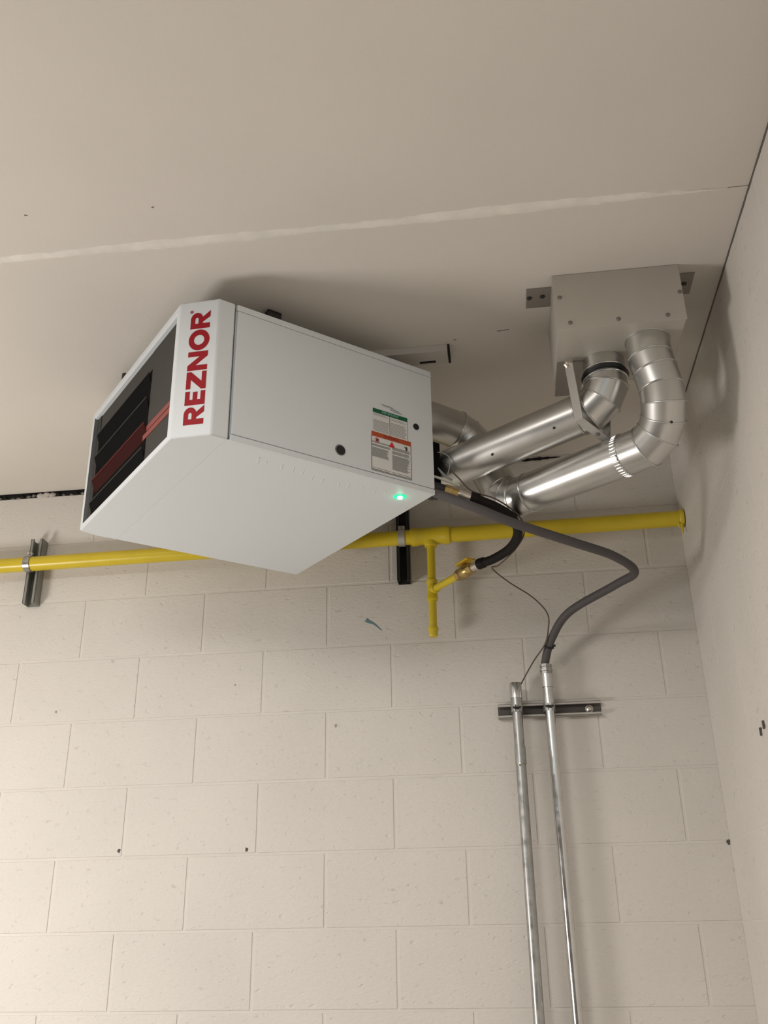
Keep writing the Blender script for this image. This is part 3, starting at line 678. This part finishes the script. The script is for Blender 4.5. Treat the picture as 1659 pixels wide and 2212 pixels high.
for s_ in (-1, 1):
    q = [hp - vd * .032 + sd * s_ * .010, hp + vd * .036 + sd * s_ * .012]; m.tube([q[0] + up * .003, q[1] + up * .003], .0038, 8)
m.build('lever', 'handle', bevel=.001)
BV().lathe(v0 + vd * .006 - sd * .017 + up * .006, -sd, [(0, .004), (.004, .0035), (.005, .001)], 10).build('set_screw', 'nickel', smooth=True)
# gas hose
hz = v0 + vd * .112
hose_pts = [(-0.6920, -0.650, 2.640), (-0.6369, -0.6326, 2.6249), (-0.5796, -0.6109, 2.6054), (-0.5382, -0.5615, 2.5928), (-0.5230, -0.4796, 2.5858), (-0.5424, -0.3909, 2.5799), (-0.590, -0.3200, 2.5770), hz]
gh = empty('gas_hose', hose_pts[0]); tag(gh, 'black rubber gas hose curving from heater rear down to the valve', 'hose')
GH = lambda: PB(gh); cp = catmull(hose_pts[1:], 10)
hd_ = (Vector(hose_pts[1]) - Vector(hose_pts[0])).normalized()
GH().tube(cp, .0130, 14).build('hose', 'hose', smooth=True)
hs = Vector(hose_pts[1])
GH().lathe(hs - hd_ * .006, hd_, [(0, .0125), (.002, .0165), (.022, .0165), (.026, .0135)], 16).build('ferrule', 'hose', smooth=True)
he = (cp[-1] - cp[-2]).normalized()
GH().lathe(cp[-1] + he * .002, -he, [(0, .0125), (.002, .0160), (.024, .0155), (.027, .0130)], 16).build('ferrule', 'hose', smooth=True)
GH().lathe(hs - hd_ * .076, hd_, [(0, .0100), (.001, .0150), (.020, .0150), (.021, .0120), (.038, .0120)], 6).build('brass_nut', 'brass')
GH().lathe(hs - hd_ * .040, hd_, [(0, .0105), (.004, .0125), (.026, .0130), (.036, .0115)], 16).build('swivel_fitting', 'nickel', smooth=True)
GH().lathe(hs - hd_ * .118, hd_, [(0, .0130), (.042, .0130), (.0425, .0110)], 14).build('inlet_nipple', 'rubber', smooth=True)

# ------------------------------------------------------------------ wall struts with pipe clamps
def strut(name, label, x, z0, z1, mtl, group):
    o = empty(name, (x, 0, z0)); tag(o, label, 'strut', group); w = .0205; t = .0026; d = .041; lip = .0095
    U = lambda: PB(o)
    U().box(x - w, x + w, -t, -.0004, z0, z1).build('web', mtl)
    for s_ in (-1, 1):
        m = U(); m.box(x + s_ * w - (t if s_ > 0 else 0), x + s_ * w + (t if s_ < 0 else 0), -d, -t, z0, z1).build('flange', mtl, bevel=.0006)
        xa = x + s_ * w; xb = x + s_ * (w - lip)
        m = U(); m.box(min(xa, xb), max(xa, xb), -d, -d + t, z0, z1); xc = xb + s_ * t
        m.box(min(xb, xc), max(xb, xc), -d + t, -d + .008, z0, z1); m.build('lip', mtl)
    return o
def clamp(name, label, x, group, mtl='conduitdull'):
    o = empty(name, (x, PY, pz(x))); tag(o, label, 'clamp', group); U = lambda: PB(o); c = Vector((x, PY, pz(x))); n = 28; w = .0105
    for s_ in (-1, 1):
        pts_o = []; pts_i = []
        for i in range(n // 2 + 1):
            a = math.pi / 2 * -1 + math.pi * i / (n // 2)
            dirv = Vector((0, -math.cos(a) if s_ < 0 else math.cos(a), math.sin(a)))
            pts_i.append(c + dirv * (PR + .0008)); pts_o.append(c + dirv * (PR + .0034))
        m = U(); k = len(pts_i); vs = [p + Vector((dx, 0, 0)) for dx in (-w, w) for L in (pts_i, pts_o) for p in L]
        fs = []
        for i in range(k - 1):
            fs += [(i, i + 1, k + i + 1, k + i), (2 * k + i, 3 * k + i, 3 * k + i + 1, 2 * k + i + 1), (k + i, k + i + 1, 3 * k + i + 1, 3 * k + i), (i, 2 * k + i, 2 * k + i + 1, i + 1)]
        fs += [(0, k, 3 * k, 2 * k), (k - 1, 3 * k - 1, 4 * k - 1, 2 * k - 1)]
        m.add(vs, fs).build('clamp_half', mtl, smooth=True)
    # ears and bolt at the open front seam above
    m = U()
    for s_ in (-1, 1): m.box(x - w, x + w, PY - .0055 + s_ * .004, PY - .0035 + s_ * .004, c.z + PR + .001, c.z + PR + .014)
    m.build('clamp_ears', mtl)
    U().cyl((x, PY - .016, c.z + PR + .008), (x, PY + .010, c.z + PR + .008), .0035, n=10).build('clamp_bolt', 'nickel')
    return o
strut('wall_strut', 'grey vertical steel strut on the wall at the left carrying the pipe', -2.126, 2.627, 2.857, 'strut', 'vertical wall struts')
strut('wall_strut', 'dark vertical steel strut on the wall behind the heater corner', -0.878, 2.630, 2.900, 'strutdark', 'vertical wall struts')
clamp('pipe_clamp', 'steel pipe clamp on the yellow pipe at the left strut', -2.128, 'pipe clamps')
clamp('pipe_clamp', 'steel pipe clamp on the yellow pipe at the dark strut', -0.878, 'pipe clamps', 'strap')

# ------------------------------------------------------------------ horizontal strut and two conduits
hs_ = empty('conduit_strut', (-0.457, 0, 2.207)); tag(hs_, 'horizontal slotted steel strut on the wall holding both conduits', 'strut')
U = lambda: PB(hs_); x0, x1, zc, w, d, t, lip = -0.609, -0.3075, 2.2075, .0205, .0215, .0024, .0075
U().box(x0, x1, -t, -.0004, zc - w, zc + w).build('web', 'webshade')
for s_ in (-1, 1):
    za = zc + s_ * w; zb = zc + s_ * (w - t); U().box(x0, x1, -d, -t, min(za, zb), max(za, zb)).build('flange', 'strutsilver', bevel=.0006)
    zb = zc + s_ * (w - lip); m = U(); m.box(x0, x1, -d, -d + t, min(za, zb), max(za, zb)); zz = zb + s_ * t
    m.box(x0, x1, -d + t, -d + .007, min(zb, zz), max(zb, zz)); m.build('lip', 'strutsilver')
U().lathe((-0.342, -t, zc), (0, -1, 0), [(0, .0085), (.006, .0085), (.0075, .006), (.008, .001)], 6).build('anchor_bolt', 'nickel')
U().cyl((-0.342, -t, zc), (-0.342, -t - .002, zc), .012, n=20).build('washer', 'strutsilver')
for i in range(2): U().box(-.60 + i * .10 + .02, -.60 + i * .10 + .05, -t - .0004, -t + .0002, zc - .006, zc + .006).build('slot', 'pit')

def cstrap(x, y, r, group, label):
    o = empty('conduit_clamp', (x, y, 2.2075)); tag(o, label, 'clamp', group); U = lambda: PB(o)
    for s_ in (-1, 1):
        pts = [Vector((x + s_ * (r + .001), -.012, 2.2075))] + [Vector((x + s_ * (r + .001) * math.cos(a), y - (r + .001) * math.sin(a), 2.2075)) for a in [math.radians(q) for q in range(0, 75, 8)]]
        pts.append(pts[-1] + Vector((0, -.008, 0)))
        m = U(); n = len(pts); h = .0105; vs = []
        for p in pts:
            c = Vector((x, y, 2.2075)); ov = Vector((p.x - c.x, min(0, p.y - c.y), 0)); ov = ov.normalized() * .0016 if ov.length > 0 else Vector((.0016, 0, 0))
            vs += [p + Vector((0, 0, -h)), p + Vector((0, 0, h)), p + ov + Vector((0, 0, -h)), p + ov + Vector((0, 0, h))]
        fs = [(0, 1, 3, 2), (4 * n - 4, 4 * n - 2, 4 * n - 1, 4 * n - 3)]
        for i in range(n - 1):
            a, b = 4 * i, 4 * i + 4; fs += [(a, b, b + 1, a + 1), (a + 2, a + 3, b + 3, b + 2), (a, a + 2, b + 2, b), (a + 1, b + 1, b + 3, a + 3)]
        m.add(vs, fs).build('strap_half', 'conduitdull', smooth=True)
    U().cyl((x - .012, y - r - .006, 2.2075), (x + .012, y - r - .006, 2.2075), .003, n=10).build('clamp_screw', 'screw')
CR = .0148
cx1, cx2, cyy = -0.5530, -0.4595, -0.047
def conduit(name, label, xa, xb, ya, yb, ztop, mtl, extra):
    o = empty(name, (xb, yb, 0)); tag(o, label, 'conduit', 'steel conduits on the wall'); U = lambda: PB(o)
    U().cyl((xa, ya, ztop), (xb, yb, 0.02), CR, n=24).build('tube', mtl, smooth=True)
    extra(U, xa, ya, ztop); return o
def ex1(U, x, y, z):
    U().lathe((x, y, z + .044), (0, 0, -1), [(0, .010), (.0003, .0170), (.002, .0180), (.046, .0180), (.048, .0152)], 24).build('bushing', 'conduit', smooth=True)
    U().lathe((x, y, z - .003), (0, 0, -1), [(0, .0168), (.022, .0166), (.023, .0149)], 24).build('collar', 'conduitdull', smooth=True)
    U().lathe((x - .004, y - .0155, 2.047), (-.3, -1, 0), [(0, .0055), (.003, .005), (.004, .001)], 10).build('set_screw', 'nickel', smooth=True)
    U().lathe((x, y, 2.098), (0, 0, -1), [(0, .0149), (.0005, .0162), (.050, .0162), (.0505, .0149)], 24).build('coupling', 'conduitdull', smooth=True)
def ex2(U, x, y, z):
    U().lathe((x, y, z + .004), (0, 0, -1), [(0, .0165), (.001, .0182), (.040, .0176), (.041, .0155)], 24).build('connector', 'conduit', smooth=True)
    U().lathe((x, y, z + .034), (0, 0, -1), [(0, .0140), (.001, .0182), (.009, .0185), (.010, .0168), (.014, .0168), (.015, .0192), (.022, .0192), (.023, .0170), (.031, .0170)], 8).build('gland_nut', 'conduitdull')
conduit('steel_conduit', 'shorter steel conduit on the wall with an open bushed top', cx1, -0.5580, cyy, -0.052, 2.240, 'conduitdull', ex1)
conduit('steel_conduit', 'taller bright steel conduit feeding the grey flexible cable', cx2, -0.4515, cyy, -0.054, 2.302, 'conduit', ex2)
# upper parts of both tubes above the clamp
cstrap(cx1 - .0002, cyy, CR, 'conduit clamps', 'steel conduit clamp holding the shorter conduit to the strut')
cstrap(cx2 + .0002, cyy, CR, 'conduit clamps', 'steel conduit clamp holding the taller conduit to the strut')

# ------------------------------------------------------------------ flexible cable, wires, tie
cab_pts = [(-0.738, -0.662, 2.637), (-0.6265, -0.6480, 2.5885), (-0.5355, -0.6023, 2.5609), (-0.3804, -0.4966, 2.5398), (-0.2680, -0.3960, 2.5330), (-0.2075, -0.3140, 2.5150), (-0.2549, -0.2541, 2.5013), (-0.383, -0.152, 2.461), (-0.437, -0.090, 2.402), (-0.4595, -0.050, 2.345), (-0.4595, -0.047, 2.325)]
fc = empty('flexible_cable', cab_pts[-1]); tag(fc, 'grey flexible cable conduit looping from heater to the tall conduit', 'cable')
PB(fc).tube(catmull(cab_pts, 12), .0122, 16).build('sheath', 'cable', smooth=True)
PB(fc).lathe((-0.745, -0.662, 2.639), (.9, .45, -.15), [(0, .0155), (.014, .0155), (.016, .013), (.024, .0125)], 8).build('gland', 'rubber')
wire_pts = [(-0.700, -0.650, 2.717), (-0.668, -0.645, 2.678), (-0.636, -0.6384, 2.6420), (-0.576, -0.6240, 2.6210), (-0.5210, -0.5600, 2.6000), (-0.5060, -0.468, 2.5900), (-0.5300, -0.3820, 2.5780), (-0.5777, -0.312, 2.5600), (-0.598, -0.281, 2.562), (-0.552, -0.228, 2.536), (-0.487, -0.183, 2.502), (-0.446, -0.139, 2.464), (-0.446, -0.109, 2.424), (-0.459, -0.093, 2.384), (-0.497, -0.060, 2.340), (-0.5440, -0.047, 2.268)]
tw = tag(B().tube(catmull(wire_pts, 10), .0021, 8).build('control_wire', 'wire', smooth=True), 'thin brown wire trailing from the gas hose to the shorter conduit', 'wire')
zt = Vector((-0.4470, -0.0745, 2.382)); zd = (Vector((-0.4595, -0.050, 2.345)) - Vector((-0.437, -0.090, 2.402))).normalized(); _, za_, zb_ = frame_of(zd)
tie = empty('cable_tie', zt); tag(tie, 'black cable tie binding the thin wire to the grey cable', 'cable tie')
PB(tie).tube([zt + (za_ * math.cos(2 * math.pi * k / 20) + zb_ * math.sin(2 * math.pi * k / 20)) * .0142 for k in range(20)], .0022, 6, closed=True).build('band', 'rubber', smooth=True)
PB(tie).box(zt.x + .012, zt.x + .020, zt.y - .010, zt.y - .003, zt.z - .003, zt.z + .003).build('head', 'rubber', bevel=.0008)
def wire(name, label, pts, r, mtl): return tag(B().tube(catmull(pts, 8), r, 8).build(name, mtl, smooth=True), label, 'wire', 'loose wires behind the heater')
wire('loop_wire', 'clear wire loop sticking out behind the heater', [(-0.752, -0.650, 2.745), (-0.715, -0.655, 2.752), (-0.690, -0.650, 2.738), (-0.690, -0.650, 2.712), (-0.696, -0.648, 2.690)], .0014, 'clearwire')
wire('grey_wire', 'pale grey wire bundle dropping behind the heater rear edge', [(-0.745, -0.655, 2.742), (-0.728, -0.655, 2.715), (-0.705, -0.645, 2.690), (-0.685, -0.640, 2.676)], .0034, 'clearwire')
wire('grey_wire', 'thin pale wire beside the wire bundle behind the heater', [(-0.748, -0.655, 2.735), (-0.735, -0.655, 2.700), (-0.712, -0.647, 2.680)], .0018, 'clearwire')
wire('cream_wire', 'cream plastic wire lying over the brass hose fitting', [(-0.755, -0.672, 2.684), (-0.722, -0.662, 2.676), (-0.695, -0.650, 2.668), (-0.668, -0.636, 2.662)], .0036, 'creamwire')
